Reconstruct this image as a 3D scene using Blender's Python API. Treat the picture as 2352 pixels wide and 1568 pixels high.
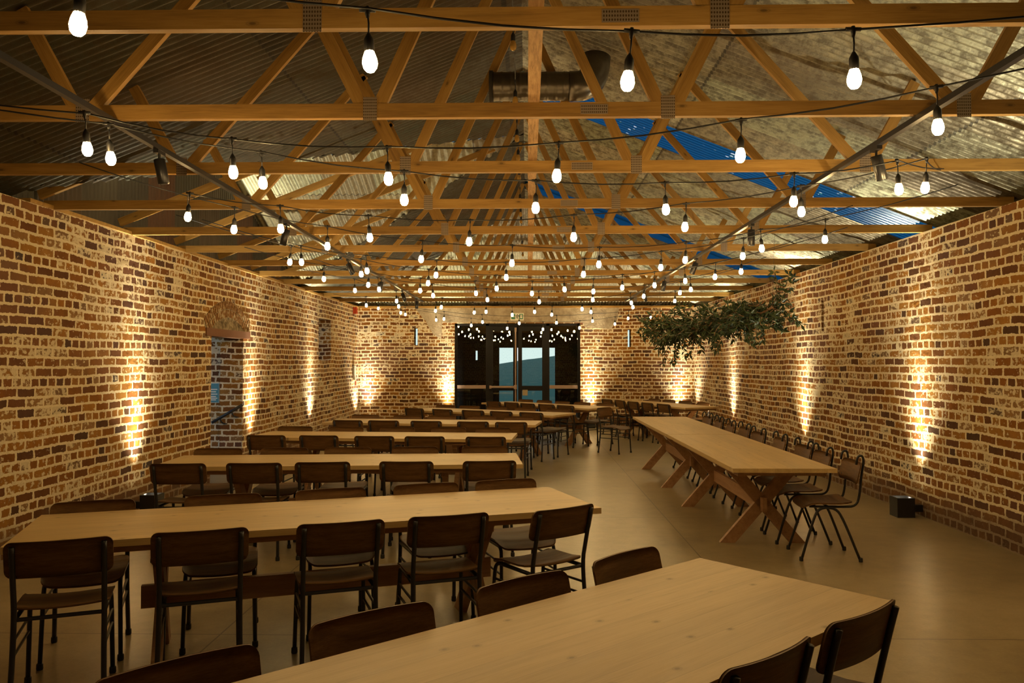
import bpy, math, random
from mathutils import Vector, Matrix
C = bpy.context.scene
COL = C.collection
R = random.Random(7)
PI = math.pi
for o in list(bpy.data.objects): bpy.data.objects.remove(o)

# ------------------------------------------------------------------ camera, sky, exposure
cam = bpy.data.cameras.new('camera'); camo = bpy.data.objects.new('camera', cam); COL.objects.link(camo)
FPX = 1830.0
cam.sensor_width = 36; cam.lens = FPX / 2352 * 36; cam.clip_start = .05; cam.clip_end = 500
yaw, pit = math.atan(36 / FPX), math.atan(48 / FPX)
camo.location = (0, 0, 1.6); camo.rotation_euler = (PI / 2 + pit, 0, yaw)
C.camera = camo
C.view_settings.view_transform = 'Standard'; C.view_settings.look = 'None'
C.view_settings.gamma = 1; C.view_settings.use_curve_mapping = False
C.view_settings.exposure = 0.92
W = bpy.data.worlds.new('dusk_sky'); C.world = W; W.use_nodes = True
wn = W.node_tree.nodes; wl = W.node_tree.links
bg = wn['Background']; tc = wn.new('ShaderNodeTexCoord'); sp = wn.new('ShaderNodeSeparateXYZ'); cr = wn.new('ShaderNodeValToRGB')
wl.new(tc.outputs['Generated'], sp.inputs[0]); wl.new(sp.outputs[2], cr.inputs[0]); wl.new(cr.outputs[0], bg.inputs[0])
cr.color_ramp.elements[0].color = (.95, 1, 1, 1); cr.color_ramp.elements[1].color = (.06, .19, .42, 1)
cr.color_ramp.elements[0].position = .05; cr.color_ramp.elements[1].position = .45
bg.inputs[1].default_value = .6

BULB_E = 95.0       # festoon bulb radiance
UP_W = 380.0         # wall uplighter power

def uplight(loc, aim, power, size=80):
    l = bpy.data.lights.new('uplight_beam', 'SPOT'); l.energy = power; l.color = (1, .89, .62)
    l.spot_size = math.radians(size); l.spot_blend = 1.0; l.shadow_soft_size = .03
    o = bpy.data.objects.new('uplight_beam', l); COL.objects.link(o)
    o.location = loc; d = Vector(aim) - Vector(loc); o.rotation_euler = d.to_track_quat('-Z', 'Y').to_euler()
    return o

# ------------------------------------------------------------------ helpers
class MB:
    def __init__(s): s.v = []; s.f = []
    def add(s, vs, fs):
        n = len(s.v); s.v += [tuple(v) for v in vs]; s.f += [tuple(i + n for i in f) for f in fs]; return s
    def box(s, a, b):
        x0, y0, z0 = a; x1, y1, z1 = b
        return s.add([(x0,y0,z0),(x1,y0,z0),(x1,y1,z0),(x0,y1,z0),(x0,y0,z1),(x1,y0,z1),(x1,y1,z1),(x0,y1,z1)],
                     [(0,3,2,1),(4,5,6,7),(0,1,5,4),(1,2,6,5),(2,3,7,6),(3,0,4,7)])
    def prism(s, pts, d):       # polygon pts extruded by vector d
        n = len(pts); p = [Vector(q) for q in pts]; d = Vector(d)
        return s.add(p + [q + d for q in p], [tuple(range(n))[::-1], tuple(range(n, 2*n))] + [(i, (i+1) % n, n + (i+1) % n, n + i) for i in range(n)])
    def tube(s, pts, r, n=8, cap=True):
        p = [Vector(q) for q in pts]; m = len(p); rs = r if isinstance(r, (list, tuple)) else [r] * m
        t0 = (p[1] - p[0]).normalized(); a = t0.orthogonal().normalized(); vs = []
        for i in range(m):
            t = (p[min(i+1, m-1)] - p[max(i-1, 0)]).normalized()
            a = (a - t * a.dot(t)).normalized(); b = t.cross(a)
            vs += [p[i] + (a * math.cos(2*PI*k/n) + b * math.sin(2*PI*k/n)) * rs[i] for k in range(n)]
        fs = [(i*n+k, i*n+(k+1) % n, (i+1)*n+(k+1) % n, (i+1)*n+k) for i in range(m-1) for k in range(n)]
        if cap: fs += [tuple(range(n))[::-1], tuple(range((m-1)*n, m*n))]
        return s.add(vs, fs)
    def lathe(s, prof, n=12, c=(0,0,0)):    # prof: (r, z)
        vs = [(c[0] + r*math.cos(2*PI*k/n), c[1] + r*math.sin(2*PI*k/n), c[2] + z) for r, z in prof for k in range(n)]
        m = len(prof)
        fs = [(i*n+k, i*n+(k+1) % n, (i+1)*n+(k+1) % n, (i+1)*n+k) for i in range(m-1) for k in range(n)]
        return s.add(vs, fs + [tuple(range(n))[::-1], tuple(range((m-1)*n, m*n))])
    def me(s, name, mat, smooth=False):
        m = bpy.data.meshes.new(name); m.from_pydata(s.v, [], s.f); m.update()
        if mat: m.materials.append(mat)
        if smooth: m.polygons.foreach_set('use_smooth', [True] * len(m.polygons))
        return m
    def build(s, name, mat, parent=None, smooth=False):
        o = bpy.data.objects.new(name, s.me(name, mat, smooth)); COL.objects.link(o)
        if parent: o.parent = parent
        return o

def smooth_path(p, it=2):
    p = [Vector(q) for q in p]
    for _ in range(it):
        q = [p[0]]
        for i in range(len(p)-1): q += [p[i].lerp(p[i+1], .25), p[i].lerp(p[i+1], .75)]
        q[1:2] = []; q[-1:] = []; p = q + [p[-1]]
    return p
def tag(o, label=None, cat=None, group=None, kind=None):
    if label: o['label'] = label
    if cat: o['category'] = cat
    if group: o['group'] = group
    if kind: o['kind'] = kind
    return o
def empty(name, loc=(0,0,0), rz=0):
    o = bpy.data.objects.new(name, None); COL.objects.link(o); o.location = loc; o.rotation_euler = (0,0,rz); o.empty_display_size = .1
    return o
def copy_tree(o, parent=None):
    c = o.copy(); COL.objects.link(c); c.parent = parent
    for ch in list(o.children): copy_tree(ch, c)
    return c
def beam(name, p0, p1, w, h, mat, parent=None, side=(0,1,0)):
    """board from p0 to p1, local x along it; w along 'side', h across"""
    p0, p1, side = Vector(p0), Vector(p1), Vector(side); x = (p1-p0); L = x.length; x.normalize()
    y = (side - x*side.dot(x)).normalized(); z = x.cross(y)
    o = MB().box((0, -w/2, -h/2), (L, w/2, h/2)).build(name, mat, parent)
    o.matrix_local = Matrix(((x.x,y.x,z.x,p0.x),(x.y,y.y,z.y,p0.y),(x.z,y.z,z.z,p0.z),(0,0,0,1)))
    return o

# ------------------------------------------------------------------ materials
class Mat:
    def __init__(s, name):
        s.m = bpy.data.materials.new(name); s.m.use_nodes = True; s.n = s.m.node_tree.nodes; s.l = s.m.node_tree.links; s.b = s.n['Principled BSDF']
    def N(s, t, **k):
        n = s.n.new('ShaderNode' + t)
        for a, v in k.items(): setattr(n, a, v)
        return n
    def val(s, x, sock):
        if hasattr(x, 'links'): s.l.new(x, sock)
        else: sock.default_value = x
    def math(s, op, a, b=0, c=0):
        n = s.N('Math', operation=op); s.val(a, n.inputs[0]); s.val(b, n.inputs[1]); s.val(c, n.inputs[2]); return n.outputs[0]
    def mix(s, f, a, b, bt='MIX'):
        n = s.N('MixRGB', blend_type=bt); s.val(f, n.inputs[0]); s.val(a, n.inputs[1]); s.val(b, n.inputs[2]); return n.outputs[0]
    def ramp(s, f, *st):
        n = s.N('ValToRGB'); s.l.new(f, n.inputs[0]); e = n.color_ramp.elements
        full = lambda c: (*c, 1) if isinstance(c, tuple) else (c, c, c, 1)
        e[0].position, e[0].color = st[0][0], full(st[0][1]); e[len(e)-1].position, e[len(e)-1].color = st[-1][0], full(st[-1][1])
        for p, c in st[1:-1]: e.new(p).color = full(c)
        return n.outputs[0]
    def noise(s, vec, scale, detail=3, rough=.5):
        n = s.N('TexNoise'); s.l.new(vec, n.inputs['Vector']); n.inputs['Scale'].default_value = scale
        n.inputs['Detail'].default_value = detail; n.inputs['Roughness'].default_value = rough; return n.outputs['Fac']
    def obj(s): return s.N('TexCoord').outputs['Object']
    def pos(s): return s.N('NewGeometry').outputs['Position']
    def map(s, vec, sc=(1,1,1), loc=(0,0,0)):
        n = s.N('Mapping'); s.l.new(vec, n.inputs[0]); n.inputs['Scale'].default_value = sc; n.inputs['Location'].default_value = loc; return n.outputs[0]
    def out(s, col=None, rough=.5, metal=0, spec=None, bump=None, bstr=.3, bdist=.01):
        if col is not None: s.val(col if hasattr(col, 'links') else (*col, 1), s.b.inputs['Base Color'])
        s.val(rough, s.b.inputs['Roughness']); s.b.inputs['Metallic'].default_value = metal
        if spec is not None: s.b.inputs['Specular IOR Level'].default_value = spec
        if bump is not None:
            n = s.N('Bump'); n.inputs['Strength'].default_value = bstr; n.inputs['Distance'].default_value = bdist
            s.l.new(bump, n.inputs['Height']); s.l.new(n.outputs[0], s.b.inputs['Normal'])
        return s.m

def plain(name, col, rough=.5, metal=0, spec=None):
    m = Mat(name); p = m.pos(); n = m.noise(p, 35, 2)
    return m.out(m.mix(.5, (*col, 1), m.mix(n, (*[c*.75 for c in col], 1), (*[min(1, c*1.25) for c in col], 1))), rough, metal, spec)

def brick_material():
    m = Mat('old_brick'); g = m.N('NewGeometry'); P = m.N('SeparateXYZ'); m.l.new(g.outputs['Position'], P.inputs[0])
    Nn = m.N('SeparateXYZ'); m.l.new(g.outputs['Normal'], Nn.inputs[0])
    ax = m.math('GREATER_THAN', m.math('ABSOLUTE', Nn.outputs[0]), .5)
    u = m.math('ADD', m.math('MULTIPLY', ax, P.outputs[1]), m.math('MULTIPLY', m.math('SUBTRACT', 1, ax), m.math('ADD', P.outputs[0], .06)))
    z = P.outputs[2]
    pos = g.outputs['Position']
    # wandering courses and ragged edges
    wob = m.math('MULTIPLY', m.math('SUBTRACT', m.noise(pos, 1.3, 2), .5), .06)
    e1 = m.math('MULTIPLY', m.math('SUBTRACT', m.noise(pos, 20, 4, .7), .5), .036)
    e2 = m.math('MULTIPLY', m.math('SUBTRACT', m.noise(m.map(pos, (1,1,1), (5,3,1)), 18, 4, .7), .5), .042)
    z2 = m.math('ADD', m.math('ADD', z, wob), e1); u2 = m.math('ADD', u, e2)
    vec = m.N('CombineXYZ'); m.l.new(u2, vec.inputs[0]); m.l.new(z2, vec.inputs[1])
    H = .0868
    def br(w, off, sq):
        b = m.N('TexBrick'); b.offset = .5; b.offset_frequency = 2; b.squash = 1
        m.l.new(vec.outputs[0], b.inputs['Vector']); b.inputs['Scale'].default_value = 1
        b.inputs['Brick Width'].default_value = w; b.inputs['Row Height'].default_value = H
        b.inputs['Mortar Size'].default_value = .0125; b.inputs['Mortar Smooth'].default_value = .12; b.inputs['Bias'].default_value = 0
        b.inputs['Color1'].default_value = (0,0,0,1); b.inputs['Color2'].default_value = (1,1,1,1); b.inputs['Mortar'].default_value = (.5,.5,.5,1)
        return b
    b1 = br(.24, .5, 1); b2 = br(.12, .5, 1)
    row = m.math('FLOOR', m.math('DIVIDE', z2, H)); hd = m.math('COMPARE', m.math('MODULO', m.math('ADD', row, 100), 4), 0, .1)
    rnd = m.mix(hd, b1.outputs['Color'], b2.outputs['Color']); mort = m.mix(hd, b1.outputs['Fac'], b2.outputs['Fac'])
    col = m.ramp(rnd, (0, (.07,.035,.018)), (.13, (.13,.050,.014)), (.35, (.22,.085,.012)), (.55, (.29,.125,.018)), (.75, (.32,.155,.026)), (.93, (.26,.15,.06)), (1, (.06,.045,.045)))
    mot = m.noise(pos, 9, 4, .6)
    col = m.mix(.75, col, m.mix(mot, (.45,.42,.42,1), (1.35,1.3,1.25,1)), 'MULTIPLY')
    # purple-dark scorched areas of wall
    big = m.ramp(m.noise(m.map(pos, (1,1,1.4), (2,7,3)), .8, 3), (.48, 0.), (.68, 1.))
    col = m.mix(m.math('MULTIPLY', big, .6), col, (.11,.055,.045,1))
    # lime and old paint smeared over some bricks
    lime = m.noise(m.map(pos, (1,1,1.3), (9,1,4)), 19, 5, .62); area = m.noise(m.map(pos, (1,1,1.3)), 1.1, 2)
    lime = m.math('ADD', lime, m.math('ADD', m.math('MULTIPLY', m.math('SUBTRACT', area, .5), .55), m.math('MULTIPLY', m.math('SUBTRACT', rnd, .5), .22)))
    lmask = m.ramp(lime, (.605, 0.), (.65, 1.))
    morc = m.mix(m.noise(pos, 12, 3), (.58,.48,.31,1), (.74,.63,.43,1))
    # dark footing fading out upwards, lime and mortar mostly covered
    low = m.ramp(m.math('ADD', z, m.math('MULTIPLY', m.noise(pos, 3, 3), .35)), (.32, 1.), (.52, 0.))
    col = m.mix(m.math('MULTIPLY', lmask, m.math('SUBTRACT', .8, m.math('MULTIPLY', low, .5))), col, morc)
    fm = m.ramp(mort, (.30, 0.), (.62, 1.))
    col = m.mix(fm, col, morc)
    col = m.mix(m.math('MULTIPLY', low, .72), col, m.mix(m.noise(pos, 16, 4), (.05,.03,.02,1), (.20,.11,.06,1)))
    hgt = m.math('ADD', m.math('MULTIPLY', fm, .8), m.math('ADD', m.math('MULTIPLY', mot, .8), m.math('MULTIPLY', lmask, .3)))
    return m.out(col, .85, 0, .2, hgt, .8, .012)

def wood_material(name, c0, c1, c2, grain=1.0, rough=.5, knots=.5, planks=0, var=.25, spec=.4, plane='xz'):
    m = Mat(name); o = m.obj(); rnd = m.N('ObjectInfo').outputs['Random']
    off = m.N('CombineXYZ'); m.l.new(m.math('MULTIPLY', rnd, 37), off.inputs[0]); m.l.new(m.math('MULTIPLY', rnd, 91), off.inputs[1])
    va = m.N('VectorMath', operation='ADD'); m.l.new(o, va.inputs[0]); m.l.new(off.outputs[0], va.inputs[1]); p = va.outputs[0]
    if planks:
        s = m.N('SeparateXYZ'); m.l.new(o, s.inputs[0]); pl = m.math('FLOOR', m.math('DIVIDE', m.math('ADD', s.outputs[1], 10), planks))
        sh = m.N('CombineXYZ'); m.l.new(m.math('MULTIPLY', pl, 3.7), sh.inputs[0]); m.l.new(m.math('MULTIPLY', pl, 1.3), sh.inputs[2])
        v2 = m.N('VectorMath', operation='ADD'); m.l.new(p, v2.inputs[0]); m.l.new(sh.outputs[0], v2.inputs[1]); p = v2.outputs[0]
    g1 = m.noise(m.map(p, (.9*grain, 9*grain, 9*grain)), 2.2, 5, .6)
    g2 = m.noise(m.map(p, (2*grain, 55*grain, 55*grain)), 3, 3, .6)
    f = m.math('ADD', m.math('MULTIPLY', g1, .65), m.math('MULTIPLY', g2, .35))
    col = m.ramp(f, (.30, c0), (.5, c1), (.72, c2))
    if knots:
        kx, ky = (3.6, 5.0) if plane == 'xy' else (2.3, 6)
        sw = m.N('SeparateXYZ'); m.l.new(m.map(p, (kx, ky, ky)), sw.inputs[0]); sc = m.N('CombineXYZ'); m.l.new(sw.outputs[0], sc.inputs[0]); m.l.new(sw.outputs[1 if plane == 'xy' else 2], sc.inputs[1])
        vo = m.N('TexVoronoi', feature='F1', voronoi_dimensions='2D'); m.l.new(sc.outputs[0], vo.inputs['Vector']); vo.inputs['Scale'].default_value = .75
        vo.inputs['Randomness'].default_value = 1
        k = m.ramp(vo.outputs['Distance'], (.018, 1.), (.040, 0.)); ring = m.ramp(vo.outputs['Distance'], (.02, .2), (.042, .8), (.055, .15), (.10, 0.))
        col = m.mix(m.math('MULTIPLY', m.math('MAXIMUM', m.math('MULTIPLY', k, .8), m.math('MULTIPLY', ring, .5)), knots), col, tuple(c*.28 for c in c0) + (1,))
    if planks:
        fr = m.math('FRACT', m.math('DIVIDE', m.math('ADD', s.outputs[1], 10), planks))
        ln = m.math('MAXIMUM', m.math('LESS_THAN', fr, .006), m.math('GREATER_THAN', fr, .994))
        pv = m.math('FRACT', m.math('MULTIPLY', m.math('SINE', m.math('MULTIPLY', pl, 12.9)), 43.7))
        col = m.mix(.5, col, m.mix(pv, (.82,.80,.76,1), (1.1,1.08,1.05,1)), 'MULTIPLY')
        col = m.mix(m.math('MULTIPLY', ln, .4), col, tuple(c*.4 for c in c0) + (1,))
    if var:
        col = m.mix(var*2, col, m.mix(rnd, (.72,.66,.60,1), (1.15,1.15,1.15,1)), 'MULTIPLY')
    return m.out(col, m.math('ADD', rough - .06, m.math('MULTIPLY', g1, .14)), 0, spec, g2, .12, .003)

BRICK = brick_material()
PINE = wood_material('pine_tabletop', (.41,.28,.11), (.52,.365,.16), (.60,.44,.21), .8, .42, .75, .14, .06, .4, 'xy')
LEGW = wood_material('pine_trestle', (.24,.12,.06), (.36,.20,.10), (.46,.28,.15), 1, .55, .4)
TRUSS = wood_material('truss_timber', (.20,.105,.025), (.36,.20,.045), (.47,.285,.08), 1.1, .62, .9, 0, .22)
RUNW = wood_material('rough_runner', (.16,.09,.04), (.42,.25,.11), (.60,.40,.20), 4, .8, 0)
PLY = wood_material('chair_plywood', (.065,.032,.010), (.125,.062,.020), (.20,.105,.036), 1.6, .50, 0, 0, .28, .18)
BLACK = plain('black_tube', (.016,.016,.018), .32)
RUBBER = plain('black_rubber', (.012,.012,.012), .6)
CABLE = plain('black_cable', (.012,.012,.013), .45)
STEEL = plain('brushed_steel', (.45,.42,.38), .38, 1)
FRAME = plain('dark_aluminium', (.012,.011,.012), .65, 0, .2)
BAR = plain('bronze_bar', (.34,.24,.19), .5)

def concrete():
    m = Mat('polished_concrete'); p = m.pos()
    a = m.noise(p, .9, 5, .6); b = m.noise(p, 7, 5, .65); c = m.noise(p, 60, 3)
    col = m.ramp(m.math('ADD', m.math('MULTIPLY', a, .5), m.math('ADD', m.math('MULTIPLY', b, .35), m.math('MULTIPLY', c, .15))), (.36, (.20,.155,.08)), (.5, (.30,.238,.125)), (.66, (.40,.325,.19)))
    s = m.N('SeparateXYZ'); m.l.new(p, s.inputs[0]); ln = None
    for ax, v in ((0, -1.81), (0, 1.42), (1, 4.7), (1, 8.3), (1, 11.9), (1, 15.5), (1, 1.1)):
        q = m.math('LESS_THAN', m.math('ABSOLUTE', m.math('SUBTRACT', s.outputs[ax], v)), .0048)
        ln = q if ln is None else m.math('MAXIMUM', ln, q)
    col = m.mix(m.math('MULTIPLY', ln, .8), col, (.05,.04,.03,1))
    return m.out(col, m.math('ADD', .285, m.math('MULTIPLY', b, .06)), 0, .95, m.math('SUBTRACT', 1, ln), .08, .004)
CONC = concrete()

def iron(name, dark, axis=1, lift=1.0):
    """old galvanised sheet: shade changes from sheet to sheet, dirt blotches and rust"""
    m = Mat(name); p = m.pos(); s = m.N('SeparateXYZ'); m.l.new(p, s.inputs[0])
    sh = m.math('FLOOR', m.math('DIVIDE', s.outputs[axis], .76)); o = s.outputs[0 if axis == 1 else 1]
    lap = m.math('FLOOR', m.math('DIVIDE', m.math('ABSOLUTE', m.math('ADD', o, .2)), 1.75))
    wv = m.N('TexWhiteNoise', noise_dimensions='2D'); cv = m.N('CombineXYZ'); m.l.new(sh, cv.inputs[0]); m.l.new(lap, cv.inputs[1]); m.l.new(cv.outputs[0], wv.inputs['Vector'])
    base = m.ramp(wv.outputs['Value'], (0, tuple(c*.65*lift for c in (.30,.25,.17))), (.4, tuple(c*lift for c in (.36,.33,.22))), (.75, tuple(c*lift for c in (.34,.37,.25))), (1, tuple(c*lift for c in (.46,.42,.30))))
    blot = m.ramp(m.noise(m.map(p, (3,3,3)), 3.2, 6, .75), (.42, 0.), (.60, 1.)); big = m.noise(p, .7, 3)
    col = m.mix(m.math('MULTIPLY', blot, dark), base, (.075,.055,.03,1))
    col = m.mix(m.math('MULTIPLY', m.ramp(big, (.5, 0.), (.7, 1.)), .4), col, (.12,.07,.035,1))
    fr = m.math('FRACT', m.math('DIVIDE', s.outputs[axis], .76)); ln = m.math('LESS_THAN', fr, .022)
    col = m.mix(m.math('MULTIPLY', ln, .55), col, (.05,.04,.03,1))
    lf = m.math('FRACT', m.math('DIVIDE', m.math('ABSOLUTE', m.math('ADD', o, .2)), 1.75))
    col = m.mix(m.math('MULTIPLY', m.math('LESS_THAN', lf, .012), .7), col, (.03,.025,.02,1))
    return m.out(col, m.math('ADD', .38, m.math('MULTIPLY', blot, .3)), .45, .5, m.noise(p, 70, 4), .25, .004)
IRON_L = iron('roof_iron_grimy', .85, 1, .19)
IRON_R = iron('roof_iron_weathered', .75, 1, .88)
IRON_H = iron('roof_iron_cross', .35, 0, 1.15)
def cladding():
    m = Mat('gable_iron'); p = m.pos(); s = m.N('SeparateXYZ'); m.l.new(p, s.inputs[0])
    wv = m.N('TexWhiteNoise', noise_dimensions='1D'); m.l.new(m.math('FLOOR', m.math('DIVIDE', s.outputs[1], .7)), wv.inputs['W'])
    col = m.ramp(wv.outputs['Value'], (0, (.05,.045,.035)), (.35, (.12,.10,.075)), (.6, (.08,.09,.065)), (.8, (.17,.07,.035)), (1, (.14,.125,.095)))
    col = m.mix(m.noise(m.map(p, (1,6,.6)), 4, 5, .7), col, (.05,.04,.03,1))
    return m.out(col, .5, .3)
CLAD = cladding()
def blue_sheet():
    m = Mat('blue_translucent_sheet'); p = m.pos(); tr = m.N('BsdfTranslucent'); tp = m.N('BsdfTransparent'); gl = m.N('BsdfGlossy')
    s = m.N('SeparateXYZ'); m.l.new(p, s.inputs[0])
    tr.inputs[0].default_value = (.035,.23,.37,1); tp.inputs[0].default_value = (.02,.13,.25,1); gl.inputs[0].default_value = (.5,.6,.7,1); gl.inputs[1].default_value = .25
    mx = m.N('MixShader'); mx.inputs[0].default_value = .35; m.l.new(tr.outputs[0], mx.inputs[1]); m.l.new(tp.outputs[0], mx.inputs[2])
    m2 = m.N('MixShader'); m2.inputs[0].default_value = .015; m.l.new(mx.outputs[0], m2.inputs[1]); m.l.new(gl.outputs[0], m2.inputs[2])
    hole = m.N('BsdfTransparent'); vo = m.N('TexVoronoi'); m.l.new(m.map(p, (7, 13, 0)), vo.inputs['Vector']); vo.inputs['Scale'].default_value = 1; vo.inputs['Randomness'].default_value = .35
    area = m.ramp(m.noise(m.map(p, (1,1,1), (3,1,0)), 1.6, 2), (.54, 0.), (.60, 1.))
    hk = m.math('MULTIPLY', m.math('LESS_THAN', vo.outputs['Distance'], .16), area)
    m3 = m.N('MixShader'); m.l.new(hk, m3.inputs[0]); m.l.new(m2.outputs[0], m3.inputs[1]); m.l.new(hole.outputs[0], m3.inputs[2])
    m.l.new(m3.outputs[0], m.n['Material Output'].inputs[0]); return m.m
BLUE = blue_sheet()
def glass_pane():
    m = Mat('door_glass'); tp = m.N('BsdfTransparent'); gl = m.N('BsdfGlossy'); fr = m.N('Fresnel'); fr.inputs[0].default_value = 1.6
    tp.inputs[0].default_value = (.86,.95,.92,1); gl.inputs[1].default_value = 0.0
    mx = m.N('MixShader'); m.l.new(m.math('MULTIPLY', fr.outputs[0], 1.5), mx.inputs[0]); m.l.new(tp.outputs[0], mx.inputs[1]); m.l.new(gl.outputs[0], mx.inputs[2])
    m.l.new(mx.outputs[0], m.n['Material Output'].inputs[0]); return m.m
GLASS = glass_pane()
def emit(name, col, s):
    m = Mat(name); e = m.N('Emission'); e.inputs[0].default_value = (*col, 1); e.inputs[1].default_value = s; m.l.new(e.outputs[0], m.n['Material Output'].inputs[0]); return m.m
BULB = emit('lit_bulb', (1, .66, .27), BULB_E)
LENS = emit('uplight_lens', (1, .85, .55), 12)
BULB_OFF = plain('amber_bulb_glass', (.45,.26,.06), .12)
def render_mat():
    m = Mat('rough_render'); p = m.pos(); n = m.noise(p, 5, 5, .65)
    return m.out(m.ramp(n, (.3, (.26,.21,.15)), (.55, (.42,.35,.26)), (.75, (.50,.44,.34))), .9, 0, .2, m.noise(p, 25, 4), .6, .01)
REND = render_mat()
def leaf_mat():
    m = Mat('dark_leaf'); n = m.noise(m.pos(), 18, 2)
    return m.out(m.ramp(n, (.35, (.018,.030,.010)), (.6, (.045,.070,.020)), (.75, (.10,.12,.035))), .5, 0, .4)
LEAF = leaf_mat()
def plate_mat():
    m = Mat('nail_plate'); vo = m.N('TexVoronoi'); m.l.new(m.map(m.obj(), (90, 1, 60)), vo.inputs['Vector']); vo.inputs['Randomness'].default_value = 0; vo.inputs['Scale'].default_value = 1
    return m.out(m.mix(m.math('LESS_THAN', vo.outputs['Distance'], .3), (.34,.27,.20,1), (.10,.06,.03,1)), .5, .5)
PLATE = plate_mat()
GRASS = plain('outside_grass', (.20,.27,.13), .9)
TARM = plain('outside_paving', (.10,.11,.12), .9)
WHITE = plain('white_box', (.6,.58,.54), .5)
RED = plain('red_housing', (.55,.06,.02), .4)
GREEN = plain('sign_green', (.03,.22,.12), .4)
TEAL = plain('sign_teal', (.05,.22,.30), .4)
SIGNW = plain('sign_white', (.75,.78,.72), .4)

# ------------------------------------------------------------------ room shell
XL, XR, YF, YB, ZW, TH = -4.2, 4.1, 19.7, -1.5, 2.95, .34
SL, ZR = .39, 4.69
def wall(name, axis, c, t, u0, u1, z0, z1, holes=(), mat=None):
    """wall with real thickness t (signed) and rectangular openings (u0,u1,z0,z1)"""
    us = sorted({u0, u1, *[h[0] for h in holes], *[h[1] for h in holes]}); zs = sorted({z0, z1, *[h[2] for h in holes], *[h[3] for h in holes]})
    inh = lambda u, z: any(h[0] < u < h[1] and h[2] < z < h[3] for h in holes) or not (u0 < u < u1 and z0 < z < z1)
    P = (lambda u, d, z: (c + d, u, z)) if axis == 'x' else (lambda u, d, z: (u, c + d, z))
    b = MB(); cu = lambda i: (us[i] + us[i+1]) / 2; cz = lambda j: (zs[j] + zs[j+1]) / 2
    for i in range(len(us)-1):
        for j in range(len(zs)-1):
            if inh(cu(i), cz(j)): continue
            a, e, f, g = us[i], us[i+1], zs[j], zs[j+1]; q = [(0,1,2,3)]
            b.add([P(a,0,f), P(e,0,f), P(e,0,g), P(a,0,g)], q); b.add([P(a,t,f), P(e,t,f), P(e,t,g), P(a,t,g)], q)
            if inh(a - 1e-4, cz(j)): b.add([P(a,0,f), P(a,t,f), P(a,t,g), P(a,0,g)], q)
            if inh(e + 1e-4, cz(j)): b.add([P(e,0,f), P(e,t,f), P(e,t,g), P(e,0,g)], q)
            if inh(cu(i), f - 1e-4): b.add([P(a,0,f), P(e,0,f), P(e,t,f), P(a,t,f)], q)
            if inh(cu(i), g + 1e-4): b.add([P(a,0,g), P(e,0,g), P(e,t,g), P(a,t,g)], q)
    return tag(b.build(name, mat or BRICK), kind='structure')
tag(MB().box((XL-TH-.05, YB-TH, -.12), (XR+TH, YF+TH, 0)).build('floor', CONC), kind='structure')
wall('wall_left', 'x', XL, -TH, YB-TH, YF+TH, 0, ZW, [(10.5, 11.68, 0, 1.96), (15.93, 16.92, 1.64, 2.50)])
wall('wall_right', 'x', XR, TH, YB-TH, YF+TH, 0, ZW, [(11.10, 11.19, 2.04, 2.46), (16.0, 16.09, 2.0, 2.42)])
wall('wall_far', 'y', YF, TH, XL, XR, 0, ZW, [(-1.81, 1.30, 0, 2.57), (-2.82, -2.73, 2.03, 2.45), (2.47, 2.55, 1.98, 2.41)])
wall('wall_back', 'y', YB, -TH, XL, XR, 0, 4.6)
# timber plate on the left wall, dark plate on the far wall
tag(MB().box((XL-.16, 6.6, ZW), (XL+.012, YF, ZW+.035)).build('trim_1', TRUSS), kind='structure')
tag(MB().box((XL, YF-.03, ZW), (XR, YF+.2, ZW+.05)).build('trim_2', TRUSS), kind='structure')
# rendered concrete lintel with ragged infill patches
b = MB(); b.prism([(-2.80, YF-.012, 2.95), (-2.62, YF-.012, 2.72), (-2.52, YF-.012, 2.62), (-2.46, YF-.012, 2.48), (-2.34, YF-.012, 2.30), (-2.14, YF-.012, 2.16), (-2.12, YF-.012, 2.585), (1.36, YF-.012, 2.585), (1.42, YF-.012, 2.46), (2.06, YF-.012, 2.42), (2.20, YF-.012, 2.62), (2.26, YF-.012, 2.95)], (0, .02, 0))
tag(b.build('trim_3', REND), kind='structure')
# brick arch, rubble infill and lintel over the side doorway
b = MB(); cy, cz, r0 = 11.09, 1.10, 1.13
for ring, rr in ((0, r0), (1, r0 + .118)):
    n = 25 + 3*ring
    for k in range(n):
        a0 = math.radians(51.5 + 77*(k+.17)/n); a1 = math.radians(51.5 + 77*(k+.83)/n); q = []
        for a, r in ((a0, rr), (a1, rr), (a1, rr+.105), (a0, rr+.105)): q.append((XL+.012, cy + math.cos(a)*r*1.02, cz + math.sin(a)*r))
        b.prism(q, (-.02, 0, 0))
BR2 = Mat('arch_brick'); _n = BR2.noise(BR2.pos(), 14, 4, .7)
ARCHM = BR2.out(BR2.ramp(_n, (.35, (.14,.065,.02)), (.50, (.27,.135,.045)), (.60, (.46,.37,.24))), .9, 0, .2)
tag(b.build('trim_4', ARCHM), kind='structure')
b = MB(); q = [(XL+.004, 10.28, 2.05)] + [(XL+.004, cy - math.cos(math.radians(a))*(r0+.23), cz + math.sin(math.radians(a))*(r0+.23)) for a in range(52, 129, 7)] + [(XL+.004, 11.95, 2.05)]
RUB = Mat('rubble_infill'); _n = RUB.noise(RUB.pos(), 11, 5, .75)
RUBM = RUB.out(RUB.ramp(_n, (.35, (.10,.075,.045)), (.52, (.28,.22,.14)), (.66, (.48,.40,.28))), .95, 0, .1, _n, .9, .03)
b.prism(q, (-.01, 0, 0)); tag(b.build('trim_5', RUBM), kind='structure')
tag(MB().box((XL-.1, 10.30, 1.95), (XL+.018, 11.93, 2.055)).build('trim_6', plain('lintel_brick', (.17,.07,.03), .8)), kind='structure')
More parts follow.
